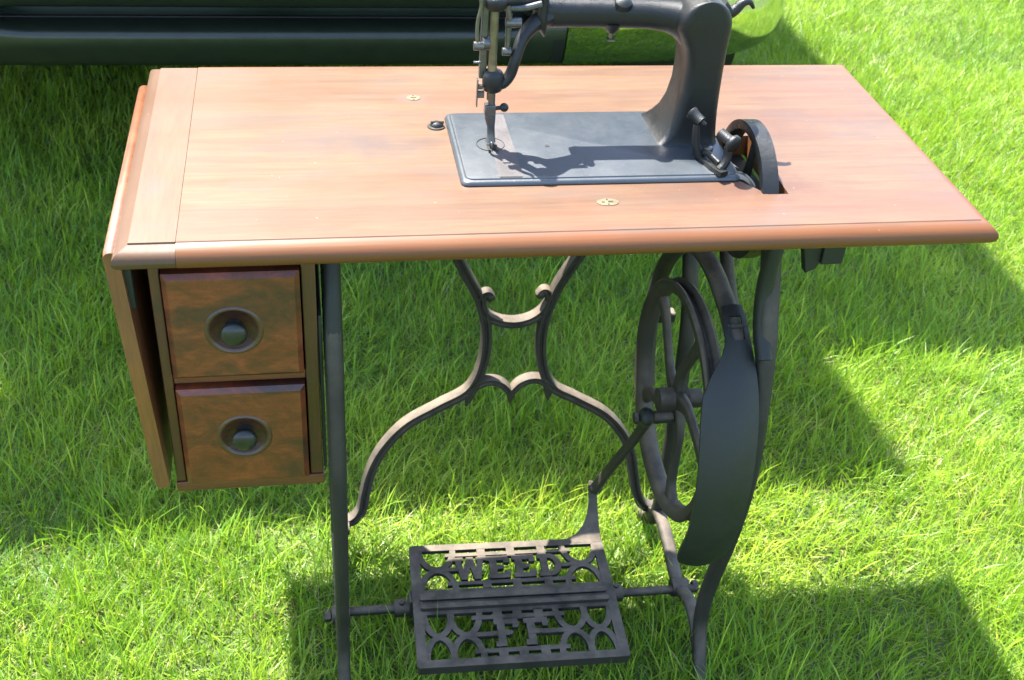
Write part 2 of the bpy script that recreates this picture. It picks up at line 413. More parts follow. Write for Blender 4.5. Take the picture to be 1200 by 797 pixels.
# --- tabletop main board with moulded edge and a slot for the handwheel
RINGS = [(0, .750), (.0010, .7490), (.0050, .7483), (.0095, .7466), (.0135, .7435), (.0165, .7395), (.0175, .7350), (.0160, .7300), (.0120, .7262), (.006, .7240), (-.012, .7235)]
def board(bm, x0, x1, y0, y1, rings, left, right, hole=None, zoff=0, shrink=0):
    rr = []
    for d, z in rings:
        d -= shrink
        dl = d if left else 0; dr = d if right else 0
        rr.append([(x0-dl, y0-d, z+zoff), (x1+dr, y0-d, z+zoff), (x1+dr, y1+d, z+zoff), (x0-dl, y1+d, z+zoff)])
    rsx = [[bm.verts.new(p) for p in r] for r in rr]
    for a, b in zip(rsx, rsx[1:]):
        for i in range(4):
            j = (i+1) % 4; bm.faces.new((a[i], a[j], b[j], b[i]))
    if hole:
        for r in (rsx[0], rsx[-1]):
            z = r[0].co.z; pts = [[v.co.copy() for v in r], [Vector((x, y, z)) for x, y in hole]]
            vs = list(r)+[bm.verts.new((x, y, z)) for x, y in hole]
            for t in tessellate_polygon(pts): bm.faces.new([vs[i] for i in t])
        n = len(hole)
        for i in range(n):
            j = (i+1) % n; (ax, ay), (bx, by) = hole[i], hole[j]
            q = [bm.verts.new((ax, ay, RINGS[0][1])), bm.verts.new((bx, by, RINGS[0][1])), bm.verts.new((bx, by, RINGS[-1][1])), bm.verts.new((ax, ay, RINGS[-1][1]))]
            bm.faces.new(q)
    else:
        bm.faces.new(rsx[0]); bm.faces.new(rsx[-1][::-1])
bm = B(); board(bm, .00025, .869, .002, .421, RINGS, False, True, hole=[(.6425, .068), (.6665, .068), (.6665, .212), (.600, .212), (.600, .110), (.6160, .104)])
top = obj('tabletop', bm, 'top', T, angle=30)
bm = B()
board(bm, -.0455, -.00025, .002, .421, [(0, .7498), (.0006, .7480), (.003, .7468), (.008, .7448), (.0125, .7425), (.0155, .7388), (.0165, .7345), (.0150, .7298), (.0115, .7262), (.006, .7242), (-.012, .7237)], True, False)
obj('end_board', bm, 'end', top, angle=30)
# --- folded drop leaf hanging at the left
bm = B()
rot = Matrix.Rotation(math.radians(-3.1), 3, 'Y')
pr = rrect(.0078, .163, .45, 3)
rings = [[Vector((-.0560, y, .577))+rot @ Vector((a, 0, b)) for a, b in pr] for y in (.004, .008, .392, .396)]
for k in (0, 3):
    cen = sum(rings[k], Vector())/len(rings[k]); rings[k] = [cen+(p-cen)*.985 for p in rings[k]]
loft(bm, rings)
leaf = obj('drop_leaf', bm, 'leaf', T)
bm = B(); box(bm, -.060, -.048, .010, .020, .665, .722); cyl(bm, (-.056, .0098, .684), (-.056, .0065, .684), .0028)
obj('leaf_support', bm, 'iron_black', T, bevel=.001)
# --- escutcheons let into the top
def escutcheon(cx, cy, rx, ry):
    bm = B(); plate(bm, circle2(cx, cy, rx, 28, ry), [], .7485, .7507)
    e = obj('key_plate', bm, 'inlay', top, smooth=False)
    bm = B(); s = rx*.42
    if rx > .01:
        box(bm, cx+s*.1, cx+s*1.15, cy-.0012, cy+.0020, .7499, .75095); box(bm, cx-s*1.3, cx-s*.65, cy-.0015, cy+.0008, .7499, .75095)
    else: box(bm, cx-s, cx+s, cy-.0010, cy+.0010, .7499, .75095)
    obj('keyhole', bm, 'black', top, smooth=False)
    bm = B()
    for q in (-1, 1): cyl(bm, (cx, cy+q*ry*.7, .7500), (cx, cy+q*ry*.7, .7512), .0010, n=8)
    obj('plate_pin', bm, 'steel', top)
escutcheon(.454, .0585, .0125, .0075); escutcheon(.266, .327, .0085, .0075)
# --- drawer case
def part_box(name, mat, *b, bev=.0012, parent=T): 
    bm = B(); box(bm, *b); return obj(name, bm, mat, parent, bevel=bev)
case_back = part_box('case_side', 'case', -.0335, -.0275, .031, .385, .402, .7225)
part_box('case_side', 'case', .1285, .1345, .031, .385, .402, .7225)
part_box('case_back', 'case', -.0274, .1284, .379, .385, .402, .7225)
part_box('case_floor', 'rail', -.0274, .1284, .031, .378, .402, .409)
part_box('stile', 'case', -.0335, -.0225, .0185, .0305, .4122, .7225)
part_box('stile', 'case', .1205, .1355, .0185, .0305, .4122, .7225)
part_box('rail', 'rail', -.0345, .1365, .0165, .0305, .3975, .4118)
part_box('rail', 'rail', -.0223, .1203, .0200, .0305, .5560, .5680)
part_box('rail', 'case', -.0223, .1203, .0200, .0305, .7075, .7225)
part_box('side_runner', 'iron_black', .1362, .1402, .020, .34, .420, .64)
def drawer(x0, x1, z0, z1, cx, cz, kr):
    bm = B(); bv = .0055
    tfm = lambda x, y, z: Vector((x, z, y))
    o = [(x0+bv, z0+bv), (x1-bv, z0+bv), (x1-bv, z1-bv), (x0+bv, z1-bv)]
    o2 = [(x0, z0), (x1, z0), (x1, z1), (x0, z1)]; hr = .0305
    hole = circle2(cx, cz, hr, 36)
    yf = .0085
    fl = [o, hole]; flat = o+hole
    vs = [bm.verts.new((x, yf, z)) for x, z in flat]
    for t in tessellate_polygon([[Vector((x, z, 0)) for x, z in l] for l in fl]): bm.faces.new([vs[i] for i in t])
    a = vs[:4]; mid = [bm.verts.new((x, yf+.0045, z)) for x, z in o2]; bk = [bm.verts.new((x, .0300, z)) for x, z in o2]
    for r1, r2 in ((a, mid), (mid, bk)):
        for i in range(4):
            j = (i+1) % 4; bm.faces.new((r1[i], r1[j], r2[j], r2[i]))
    bm.faces.new(bk)
    d = obj('drawer', bm, 'burl', T, angle=25)
    bm = B()
    prof = [(hr+.0005, .0), (hr-.0010, -.0016), (hr-.0035, -.0014), (hr-.0060, .0012), (hr-.010, .0060), (hr-.016, .0088), (hr-.021, .0095), (.0002, .0095)]
    n = 40; rings = [[Vector((cx+r*math.cos(2*math.pi*i/n), yf+h, cz+r*math.sin(2*math.pi*i/n))) for i in range(n)] for r, h in prof]
    loft(bm, rings, False); obj('rosette', bm, 'rosette', d, angle=60)
    bm = B(); lathe(bm, [(.0095, .0), (.0085, .003), (.0065, .006), (.0068, .0075), (.0100, .0088), (.0126, .0108), (.0141, .0133), (.0145, .0155), (.0141, .0177), (.0129, .0197), (.0108, .0213), (.0080, .0225), (.0045, .0232), (.0005, .0235)], (cx, yf+.0095, cz), (0, -1, 0), 28)
    obj('knob', bm, 'knob', d, angle=60)
    bm = B(); box(bm, x0+.004, x1-.004, .0305, .36, z0+.003, z1-.012); obj('drawer_box', bm, 'case', d, smooth=False)
drawer(-.0208, .1190, .5690, .7045, .0480, .6335, .013)
drawer(-.0208, .1190, .4135, .5530, .0490, .4850, .013)

# --- cast iron side frames (edge-on S-curves)
FRX = (.1525, .6545)
front = [(.060, .722), (.054, .690), (.034, .640), (.008, .580), (-.008, .520), (-.024, .440), (-.026, .370), (-.016, .280), (.000, .200), (.010, .130), (.004, .080), (-.022, .035), (-.060, -.004)]
upper = [(.075, .722), (.060, .700), (.040, .660), (.022, .610), (.010, .560)]
rear = [(.365, .722), (.360, .680), (.340, .610), (.300, .530), (.262, .440), (.246, .340), (.240, .240), (.236, .150), (.238, .090), (.258, .045), (.330, .000)]
stret = [(.236, .085), (.200, .086), (.165, .078), (.130, .064), (.100, .058)]
stret2 = [(.100, .058), (.060, .078), (.025, .078), (-.008, .052), (-.034, .022)]
arch = [(.235, .722), (.215, .665), (.175, .595), (.120, .548), (.060, .522), (.000, .512)]
def yz(x, pts, per=7): return spline([(x, y, z) for y, z in pts], per)
for x in FRX:
    bm = B(); right = x > .5
    hw = .0105 if right else .0088
    P = bead(.0085, hw)
    rr = rrect(.0090, hw, .35, 2)
    sweep(bm, yz(x, front), rr, (1, 0, 0), lambda t: 1.15-.25*t)
    sf = obj('side_frame', bm, 'iron', T, angle=50)
    bm = B(); sweep(bm, yz(x-(.0065 if right else 0), [(.034, .722), (.032, .700), (.0345, .644), (.021, .600), (-.006, .570)] if right else upper), rrect(.0105, hw*(.85 if right else 1.15), .4, 3), (1, 0, 0)); box(bm, x-hw*1.7, x+hw*1.7, .028, .090, .7100, .7232)
    obj('bracket', bm, 'iron_black', sf, angle=50)
    bm = B(); sweep(bm, yz(x, rear), rr, (1, 0, 0), lambda t: 1.1-.15*t); obj('rear_leg', bm, 'iron', sf, angle=50)
    bm = B(); sweep(bm, yz(x-.0005, stret), rrect(.0080, hw*.95, .4, 2), (1, 0, 0)); sweep(bm, yz(x-.0005, stret2), rrect(.0075, hw*.95, .4, 2), (1, 0, 0))
    cyl(bm, (x-.013, .100, .060), (x+.012, .100, .060), .0135, n=20)
    obj('stretcher', bm, 'iron', sf, angle=50)
    bm = B(); sweep(bm, yz(x+.0010, arch), rrect(.0085, hw*.85, .5, 3), (1, 0, 0)); obj('arch', bm, 'iron', sf, angle=50)
    bm = B(); box(bm, x-.010, x+.010, .028, .390, .7115, .7232); obj('top_rail', bm, 'iron_black', sf, bevel=.002)
# leaf-support bracket at the right under the top
bm = B()
plate(bm, [(.690, .7232), (.745, .7232), (.742, .690), (.726, .676), (.716, .655), (.704, .649), (.698, .672), (.691, .695)], [], .055, .068, lambda x, y, z: Vector((x, z, y)))
box(bm, .718, .745, .050, .078, .664, .690)
obj('leaf_bracket', bm, 'iron_black', T, bevel=.0015)
bm = B(); cyl(bm, (.672, .024, .716), (.672, .030, .716), .0035); obj('screw', bm, 'steel', T)

# --- rear cross brace: scrolled, dusty on its upper faces
def bp(x, z): return (x, .268+.145*max(0, min(z, .44))+.02*max(0, z-.44), z)
def bcurve(pts, per=8): return spline([bp(*q) for q in pts], per)
Lc = [(.262, .722), (.285, .650), (.310, .560), (.340, .490), (.3645, .440), (.3765, .390), (.3730, .335), (.3540, .292), (.310, .266), (.262, .238), (.228, .200), (.208, .160), (.198, .120), (.192, .088), (.178, .070), (.158, .066)]
Rc = [(.590, .722), (.562, .650), (.530, .560), (.500, .500), (.4760, .450), (.4600, .395), (.4600, .340), (.4770, .293), (.5150, .268), (.560, .240), (.590, .208), (.610, .170), (.620, .128), (.628, .092), (.640, .064), (.660, .052)]
bm = B()
for c in (Lc, Rc): sweep(bm, bcurve(c), bead(.0078, .0080) , (0, 1, 0))
cb = obj('cross_brace', bm, 'iron_brace', T, angle=45)
bm = B()
up = [(0.3840, 0.4410), (0.3770, 0.4490), (0.3690, 0.4445), (0.3665, 0.4310), (0.3760, 0.4130), (0.3950, 0.4025), (0.4180, 0.3990), (0.4400, 0.4035), (0.4570, 0.4150), (0.4670, 0.4320), (0.4645, 0.4455), (0.4570, 0.4500), (0.4500, 0.4420)]
sweep(bm, bcurve(up, 6), bead(.0064, .0075), (0, 1, 0), lambda t: .72+.36*math.sin(math.pi*min(1, max(0, t))))
for x, z in ((.3805, .4415), (.4535, .4425)): 
    p = Vector(bp(x, z)); bmesh.ops.create_uvsphere(bm, u_segments=12, v_segments=8, radius=.0078, matrix=Matrix.Translation(p))
obj('scroll', bm, 'iron_brace', cb, angle=45)
bm = B()
lowA = [(.354, .284), (.366, .298), (.384, .3045), (.402, .299), (.4165, .2830)]
lowB = [(.4165, .2830), (.430, .298), (.446, .3045), (.462, .302), (.476, .290)]
for c in (lowA, lowB): sweep(bm, bcurve(c, 6), bead(.0060, .0075), (0, 1, 0))
for tip, a in (((.4168, .264), (.4168, .284)), ((.350, .262), (.356, .285)), ((.474, .264), (.474, .288))):
    sweep(bm, [bp(*a), bp((a[0]+tip[0])/2, (a[1]+tip[1])/2), bp(*tip)], rrect(.0070, .0065, .3, 2), (0, 1, 0), [1.1, .75, .12])
obj('cusped_rail', bm, 'iron_brace', cb, angle=45)
for x, z in ((.660, .055), (.158, .066)):
    bm = B(); cyl(bm, (x-.012, .262, z), (x+.014, .262, z), .010); obj('bolt', bm, 'iron', cb)

# --- treadle rod
bm = B(); cyl(bm, (.139, .104, .060), (.680, .096, .060), .0066, n=14)
rod = obj('treadle_rod', bm, 'iron', T)
for x in (.1345, .6790):
    bm = B(); lathe(bm, [(.004, -.006), (.0092, -.005), (.0092, .003), (.004, .004)], (x, .100, .060), (1, 0, 0), 6); obj('nut', bm, 'iron', rod, smooth=False)

# --- treadle plate with open lettering
PR = Matrix.Rotation(math.radians(-2.0), 4, 'Z')
PW, PD, PT = .292, .2225, .094
def pf(x, y, z): return Matrix.Translation((.2485, -.0320, 0)) @ PR @ Vector((x, y, z+PT-.012*(.5-y/PD)*0))
PED = B(); zc = [0]
def slab(bm, x0, x1, y0, y1, z0=-.0060, z1=0.0):
    zc[0] = (zc[0]+1) % 9; e = zc[0]*.00007
    plate(bm, [(x0, y0), (x1, y0), (x1, y1), (x0, y1)], [], z0-e, z1-e, pf)
bm = B()
r = .006
def rr2(x0, x1, y0, y1, r=.006, n=4):
    out = []
    for cx, cy, s in ((x1-r, y1-r, 0), (x0+r, y1-r, 1), (x0+r, y0+r, 2), (x1-r, y0+r, 3)):
        for i in range(n+1): t = (s+i/n)*math.pi/2; out.append((cx+r*math.cos(t), cy+r*math.sin(t)))
    return out
plate(bm, rr2(0, PW, 0, PD, .005), [rr2(.0145, PW-.0145, .0125, .0905, .002), rr2(.0145, PW-.0145, .1350, .2105, .002)], -.0065, 0, pf)
plate(bm, rr2(.001, PW-.001, .0005, .008, .003), [], -.0145, -.0066, pf)       # turned-down lip
plate(bm, rr2(.001, .007, .008, PD-.004, .002), [], -.0120, -.0066, pf); plate(bm, rr2(PW-.007, PW-.001, .008, PD-.004, .002), [], -.0120, -.0066, pf)
# two ribs over the rod
for y0, y1, zt in ((.0965, .1045, .0065), (.1140, .1250, .0040)): plate(bm, rr2(.010, PW-.012, y0, y1, .003), [], -.001, zt, pf)
ped = obj('treadle', bm, 'iron', T, bevel=.0012, angle=45)
bm = B()
def arc(bm, cx, cy, a, b, up, wdt=.0088, t0=0., t1=math.pi):
    """U or arch shaped strip: ends at (cx-a, cy) and (cx+a, cy), apex at cy -/+ b"""
    zc[0] = (zc[0]+1) % 9; e = zc[0]*.00007; pts = []
    for i in range(15):
        t = t0+(t1-t0)*i/14; pts.append((cx-a*math.cos(t), cy+(b if up else -b)*math.sin(t)))
    L, R = [], []
    for i, (x, y) in enumerate(pts):
        x0, y0 = pts[max(i-1, 0)]; x1, y1 = pts[min(i+1, 14)]; d = math.hypot(x1-x0, y1-y0); nx, ny = -(y1-y0)/d, (x1-x0)/d
        L.append((x+nx*wdt/2, y+ny*wdt/2)); R.append((x-nx*wdt/2, y-ny*wdt/2))
    plate(bm, L+R[::-1], [], -.0058-e, -.0003-e, pf)
def vault(bm, x0, x1, y0, y1):
    cx, hw_, m = (x0+x1)/2, (x1-x0)/2, (y0+y1)/2
    arc(bm, cx, y1+.002, hw_, (y1-m)+.0005, False); arc(bm, cx, y0-.002, hw_, (m-y0)+.0005, True)
vault(bm, .014, .064, .135, .2105); vault(bm, PW-.064, PW-.014, .135, .2105)
for a, b in ((.014, .052), (.050, .092), (PW-.052, PW-.014), (PW-.092, PW-.050)): vault(bm, a, b, .0125, .0905)
# slotted bars above and below each line of letters
for (ya, yb) in ((.1975, .2035), (.1425, .1490)): slab(bm, .052, PW-.052, ya, yb)
for (ya, yb) in ((.0775, .0845), (.0195, .0265)): slab(bm, .080, PW-.080, ya, yb)
for x in (.106, .150, .196): slab(bm, x-.006, x+.006, .1940, .2120); slab(bm, x-.003, x+.009, .1330, .1500)
for x in (.118, .146, .176): slab(bm, x-.007, x+.006, .0760, .0920); slab(bm, x-.006, x+.007, .0110, .0270)
slab(bm, .044, .072, .1690, .1760); slab(bm, PW-.075, PW-.044, .1690, .1760)
slab(bm, .070, .118, .0480, .0555); slab(bm, .175, .222, .0480, .0555)
obj('tracery', bm, 'iron', ped, angle=45)
bm = B()
def letter(ch, x, y, w_, h_):
    s = .0088; q = .0044
    V = lambda x0, x1, y0, y1: slab(bm, x+x0, x+x1, y+y0, y+y1, -.0055, .0008)
    def dot(cx, cy, r=.0036):
        zc[0] = (zc[0]+1) % 9; e = zc[0]*.00007; plate(bm, circle2(x+cx, y+cy, r, 12), [], -.0054-e, .0007-e, pf)
    if ch in 'EF':
        V(0, w_, h_-s, h_); V(.004, .004+s*1.25, 0, h_); V(0, .013, 0, s)
        V(.004, w_*.62, h_/2-s/2, h_/2+s/2); dot(w_*.66, h_/2); dot(w_-.002, h_-s, .0040); V(w_-s*.9, w_, h_*.68, h_)
        if ch == 'E': V(0, w_, 0, s); dot(w_-.002, s, .0040); V(w_-s*.9, w_, 0, h_*.32)
    if ch == 'D':
        V(0, w_*.55, h_-s, h_); V(0, w_*.55, 0, s); V(.004, .004+s*1.2, 0, h_)
        pts = []; n = 10
        for i in range(n+1):
            t = -math.pi/2+math.pi*i/n; pts.append((x+w_*.50+(w_*.50)*math.cos(t), y+h_/2+h_/2*math.sin(t)))
        for i in range(n, -1, -1):
            t = -math.pi/2+math.pi*i/n; pts.append((x+w_*.50+(w_*.50-s)*math.cos(t), y+h_/2+(h_/2-s)*math.sin(t)))
        plate(bm, pts, [], -.0055, .0006, pf)
    if ch == 'W':
        V(-.004, .012, h_-s*.8, h_); V(w_*.40, w_*.66, h_-s*.8, h_); V(w_-.010, w_+.005, h_-s*.8, h_)
        for (xa, ya), (xb, yb) in (((.003, h_), (w_*.27, 0)), ((w_*.27, 0), (w_*.52, h_)), ((w_*.52, h_), (w_*.76, 0)), ((w_*.76, 0), (w_-.003, h_))):
            zc[0] = (zc[0]+1) % 9; e = zc[0]*.00007
            plate(bm, [(x+xa-q, y+ya), (x+xb-q, y+yb), (x+xb+q, y+yb), (x+xa+q, y+ya)], [], -.0056-e, .0005-e, pf)
LH = .0430; LY = .1515
bm.free()
for ch, x, y, w_, h_ in (('W', .066, LY, .041, LH), ('E', .112, LY, .033, LH), ('E', .150, LY, .033, LH), ('D', .188, LY, .034, LH), ('F', .110, .0285, .034, .0470), ('F', .152, .0285, .034, .0470)):
    bm = B(); letter(ch, x, y, w_, h_); obj('letter', bm, 'iron', ped, angle=45)
# pitman arm lug at the rear right corner, bosses on the rod
bm = B()
lug = [(.235, PD-.009), (.291, PD-.010), (.290, PD+.010), (.289, PD+.030), (.289, PD+.058), (.277, PD+.060), (.2755, PD+.040), (.272, PD+.026), (.265, PD+.014), (.253, PD+.005), (.238, PD)]
lugz = lambda x, y, z: pf(x, y, z+max(0, y-PD)*1.05)
plate(bm, lug, [], -.0060, .0002, lugz)
obj('lug', bm, 'iron', ped, bevel=.001)
for a, b in (((.228, .1025, .061), (.2495, .1022, .061)), ((.546, .098, .061), (.564, .0978, .061))):
    bm = B(); cyl(bm, a, b, .0130, n=20); x = (a[0]+b[0])/2; cyl(bm, (x, .100, .072), (x, .100, .0765), .0042, n=8); obj('boss', bm, 'iron', ped, angle=50)
for x0, x1 in ((.2490, .2560), (.5370, .5440)):
    bm = B(); box(bm, x0, x1, .090, .112, .050, .0865); obj('boss_arm', bm, 'iron', ped, bevel=.002)

# --- flywheel
WC = (.128, .405)
def wp(x, r, a): return Vector((x, WC[0]+r*math.cos(a), WC[1]+r*math.sin(a)))
def ringx(bm, prof, n=72):
    """prof: (x, r) loop swept round the wheel axis"""
    rings = [[wp(x, r, 2*math.pi*i/n) for x, r in prof] for i in range(n)]
    rv = [[bm.verts.new(p) for p in q] for q in rings]; k = len(prof)
    for i in range(n):
        a, b = rv[i], rv[(i+1) % n]
        for j in range(k): bm.faces.new((a[j], a[(j+1) % k], b[(j+1) % k], b[j]))
bm = B(); ringx(bm, [(.5925, .1490), (.5915, .1600), (.5945, .1630), (.5990, .1600), (.6010, .1540), (.6055, .1540), (.6080, .1600), (.6125, .1630), (.6165, .1600), (.6155, .1480), (.6110, .1430), (.5980, .1430)])
wh = obj('flywheel', bm, 'iron_brace', T, angle=50)
bm = B(); lathe(bm, [(.008, .0), (.0165, .001), (.0165, .026), (.020, .030), (.020, .040), (.013, .042), (.013, .060)], (.578, *WC), (1, 0, 0), 24)
obj('hub', bm, 'iron_brace', wh, angle=50)
for k in range(5):
    a0 = math.radians(102+72*k)
    pts = [wp(.6065, .014, a0-.35), wp(.6065, .045, a0-.22), wp(.606, .085, a0+.02), wp(.6055, .122, a0+.12), wp(.605, .150, a0+.08)]
    bm = B(); sweep(bm, spline(pts, 6), rrect(.0110, .0065, .4, 2), (1, 0, 0), lambda t: 1.15-.4*math.sin(math.pi*t)); obj('spoke', bm, 'iron_brace', wh, angle=50)
bm = B(); cyl(bm, (.585, *WC), (.668, *WC), .0075); obj('axle', bm, 'iron', wh)
bm = B()
pin = Vector((.560, .116, .385))
cyl(bm, (.5600, .116, .385), (.598, .116, .385), .0085, n=16)
obj('crank_pin', bm, 'iron', wh)
# --- pitman rod from crank pin to treadle lug
bm = B()
sweep(bm, [Vector((.566, .112, .392)), Vector((.560, .135, .335)), Vector((.549, .185, .235)), Vector((.5415, .226, .152))], rrect(.0095, .0050, .4, 2), (1, 0, 0), [1.0, .85, .85, 1.0])
pit = obj('pitman', bm, 'iron', T, angle=50)
bm = B(); bmesh.ops.create_uvsphere(bm, u_segments=16, v_segments=10, radius=.0135, matrix=Matrix.Translation((.5620, .114, .388)) @ Matrix.Diagonal((.8, 1, 1, 1)))
obj('bearing', bm, 'iron_black', pit)
bm = B(); lathe(bm, [(.004, 0), (.0080, .001), (.0080, .006), (.004, .007)], (.5440, .115, .387), (1, 0, 0), 8); obj('pivot_bolt', bm, 'iron', pit)
bm = B(); cyl(bm, (.534, .226, .152), (.550, .226, .152), .006); obj('pivot_bolt', bm, 'iron', pit)

# --- dress guard: round loop and curved shield in front of the wheel
bm = B()
def gp(x, r, deg): t = math.radians(deg); return Vector((x, WC[0]-r*math.cos(t), WC[1]+r*math.sin(t)))
loop = [gp(.6245, .1945 if d < 80 else .1945+.0105*min(1, (d-80)/30), d) for d in range(45, 216, 7)]
sweep(bm, loop, rrect(.0095, .0120, .6, 3), (1, 0, 0))
gd = obj('dress_guard', bm, 'iron', T, angle=50)
st = [(72, .6135, .6385), (67.5, .6115, .6395), (58.5, .6085, .6395), (54, .6020, .6400), (47, .5860, .6420), (40, .5740, .6425), (32, .5705, .6415), (20, .5695, .6395), (5, .5700, .6385), (-10, .5715, .6380), (-22, .5705, .6378), (-29, .5715, .6378), (-35, .5760, .6378), (-40, .5830, .6375), (-44, .5920, .6368), (-47, .6030, .6350), (-49, .6130, .6310)]
def shield(thick):
    bm = B(); NN = 8
    dd = []
    # resample along the arc
    for i in range(len(st)-1):
        (d0, a0, b0), (d1, a1, b1) = st[i], st[i+1]; m = max(1, int(abs(d1-d0)/4))
        for j in range(m): t = j/m; dd.append((d0+(d1-d0)*t, a0+(a1-a0)*t, b0+(b1-b0)*t))
    dd.append(st[-1])
    fr, bk = [], []
    for d, a, b in dd:
        f, k_ = [], []
        for j in range(NN+1):
            s = j/NN*2-1; x = (a+b)/2+(b-a)/2*s; wdt = (b-a)/.07
            rad = .2085-.0085*wdt*s*s+.012*max(0, min(1, (-d-5)/35))
            f.append(gp(x, rad, d)); k_.append(gp(x, rad-.0035, d))
        fr.append([bm.verts.new(p) for p in f]); bk.append([bm.verts.new(p) for p in k_])
    hole = lambda i, j: 67.6 >= dd[i][0] > 58.6 and 2 <= j <= 5
    for i in range(len(dd)-1):
        for j in range(NN):
            if hole(i, j): continue
            bm.faces.new((fr[i][j], fr[i+1][j], fr[i+1][j+1], fr[i][j+1])); bm.faces.new((bk[i][j], bk[i][j+1], bk[i+1][j+1], bk[i+1][j]))
    bm.verts.ensure_lookup_table(); m = len(fr)*0
    pair = {}
    for A, Bk in zip(fr, bk):
        for p, q in zip(A, Bk): pair[p] = q
    fset = set(pair)
    for e in [e for e in bm.edges if e.is_boundary and e.verts[0] in fset and e.verts[1] in fset]:
        a, b = e.verts; bm.faces.new((a, b, pair[b], pair[a]))
    return bm
obj('shield', shield(.0035), 'iron_black', gd, angle=40)
bm = B(); cyl(bm, gp(.614, .2045, 64), gp(.638, .2045, 64), .0028, n=8); obj('guard_pin', bm, 'iron', gd)
bm = B(); box(bm, .6265, .656, .312, .330, .395, .412)
obj('guard_clip', bm, 'iron', gd, bevel=.003)

# ================================================================== SEWING MACHINE
SM = empty('sewing_machine', (.46, .185, .75), 'black antique sewing machine with curved arm standing in the wooden tabletop', 'sewing machine')
def rring(x0, x1, y0, y1, z, r=.008, n=4): return [(x, y, z) for x, y in rr2(x0, x1, y0, y1, r, n)]
bm = B()
X0, X1, Y0, Y1 = .2985, .6215, .0985, .2735
loft(bm, [rring(X0+.001, X1-.001, Y0+.001, Y1-.001, .7455), rring(X0, X1, Y0, Y1, .7515), rring(X0+.0012, X1-.0012, Y0+.0012, Y1-.0012, .7545), rring(X0+.004, X1-.004, Y0+.004, Y1-.004, .7560),
          rring(X0+.0055, X1-.0055, Y0+.0055, Y1-.0055, .7558), rring(X0+.0060, X1-.0060, Y0+.0060, Y1-.0060, .7572), rring(X0+.0070, X1-.0070, Y0+.0070, Y1-.0070, .7575)])
bed = obj('bed', bm, 'bed', SM, angle=50)
bm = B()
loft(bm, [rring(X0-.0004, X1+.0004, Y0-.0004, Y1+.0004, .7440), rring(X0-.0004, X1+.0004, Y0-.0004, Y1+.0004, .7508)])
obj('bed_rim', bm, 'japan', bed)
bm = B(); plate(bm, [(.3400, .1070), (.3680, .1070), (.3690, .2620), (.3470, .2620)], [], .7568, .7578); obj('slide_plate', bm, 'slide', bed, smooth=False)
bm = B(); box(bm, .3415, .3665, .1050, .1066, .7568, .7577); obj('slide_gap', bm, 'black', bed, smooth=False)
bm = B()
n = 40
for rr_ in (.0165,):
    a = [Vector((.342+(rr_-.0007)*math.cos(2*math.pi*i/n), .184+(rr_-.0007)*math.sin(2*math.pi*i/n), .7584)) for i in range(n)]
    b = [Vector((.342+rr_*math.cos(2*math.pi*i/n), .184+rr_*math.sin(2*math.pi*i/n), .7584)) for i in range(n)]
    c = [p-Vector((0, 0, .0012)) for p in b]; d = [p-Vector((0, 0, .0012)) for p in a]
    vs = [[bm.verts.new(p) for p in l] for l in (a, b, c, d)]
    for i in range(n):
        j = (i+1) % n
        for q in range(4): u, v = vs[q], vs[(q+1) % 4]; bm.faces.new((u[i], u[j], v[j], v[i]))
obj('needle_plate_ring', bm, 'steel', bed)
bm = B(); plate(bm, circle2(.3425, .1835, .0055, 20), [], .7577, .7588); obj('throat_plate', bm, 'steel', bed)
bm = B(); plate(bm, circle2(.4080, .1785, .0028, 14), [], .7570, .7580); obj('oil_hole', bm, 'black', bed)
bm = B(); lathe(bm, [(.0025, 0), (.0062, .0005), (.0062, .0035), (.004, .0050), (.0005, .0053)], (.5985, .1625, .7570), (0, 0, 1), 16); obj('bed_screw', bm, 'steel', bed)
# hinge lug at the left edge
bm = B()
bmesh.ops.create_uvsphere(bm, u_segments=16, v_segments=10, radius=.0085, matrix=Matrix.Translation((.2865, .2475, .7505)) @ Matrix.Diagonal((1, .9, .75, 1)))
obj('hinge_lug', bm, 'japan', SM)
bm = B(); plate(bm, circle2(.2855, .2455, .0105, 20, .0088), [], .7495, .7515); box(bm, .2790, .2950, .2455, .2468, .7540, .7575)
obj('hinge_seat', bm, 'steel', SM)
# pillar: lofted casting, flares at the base, rounded top
bm = B()
def sec(z, x0, x1, y0, y1, r): 
    return [Vector((x, y, z)) for x, y in rr2(x0, x1, y0, y1, min(r, (x1-x0)/2*.95, (y1-y0)/2*.95), 5)]
pil = [(.7565, .5400, .6145, .1745, .2640, .006), (.7600, .5450, .6140, .1760, .2620, .008), (.7680, .5510, .6130, .1770, .2580, .010), (.7800, .5560, .6120, .1775, .2500, .011), (.7980, .5600, .6105, .1775, .2420, .011),
       (.8200, .5635, .6095, .1775, .2400, .011), (.8450, .5640, .6090, .1775, .2400, .011), (.8600, .5625, .6090, .1775, .2400, .011), (.8730, .5590, .6090, .1775, .2400, .011), (.8850, .5530, .6095, .1775, .2400, .011), (.8950, .5480, .6100, .1775, .2400, .011)]
rings = [sec(*q) for q in pil]
for i in range(1, 9):
    t = i/8*math.pi/2*.93; z = .8980+.0325*math.sin(t); hw_ = .0312*math.cos(t); cx = .5790
    rings.append(sec(z, cx-hw_, cx+hw_, .1775, .2400, .011*max(.12, math.cos(t))))
loft(bm, rings)
body = obj('pillar', bm, 'japan', SM, angle=60)
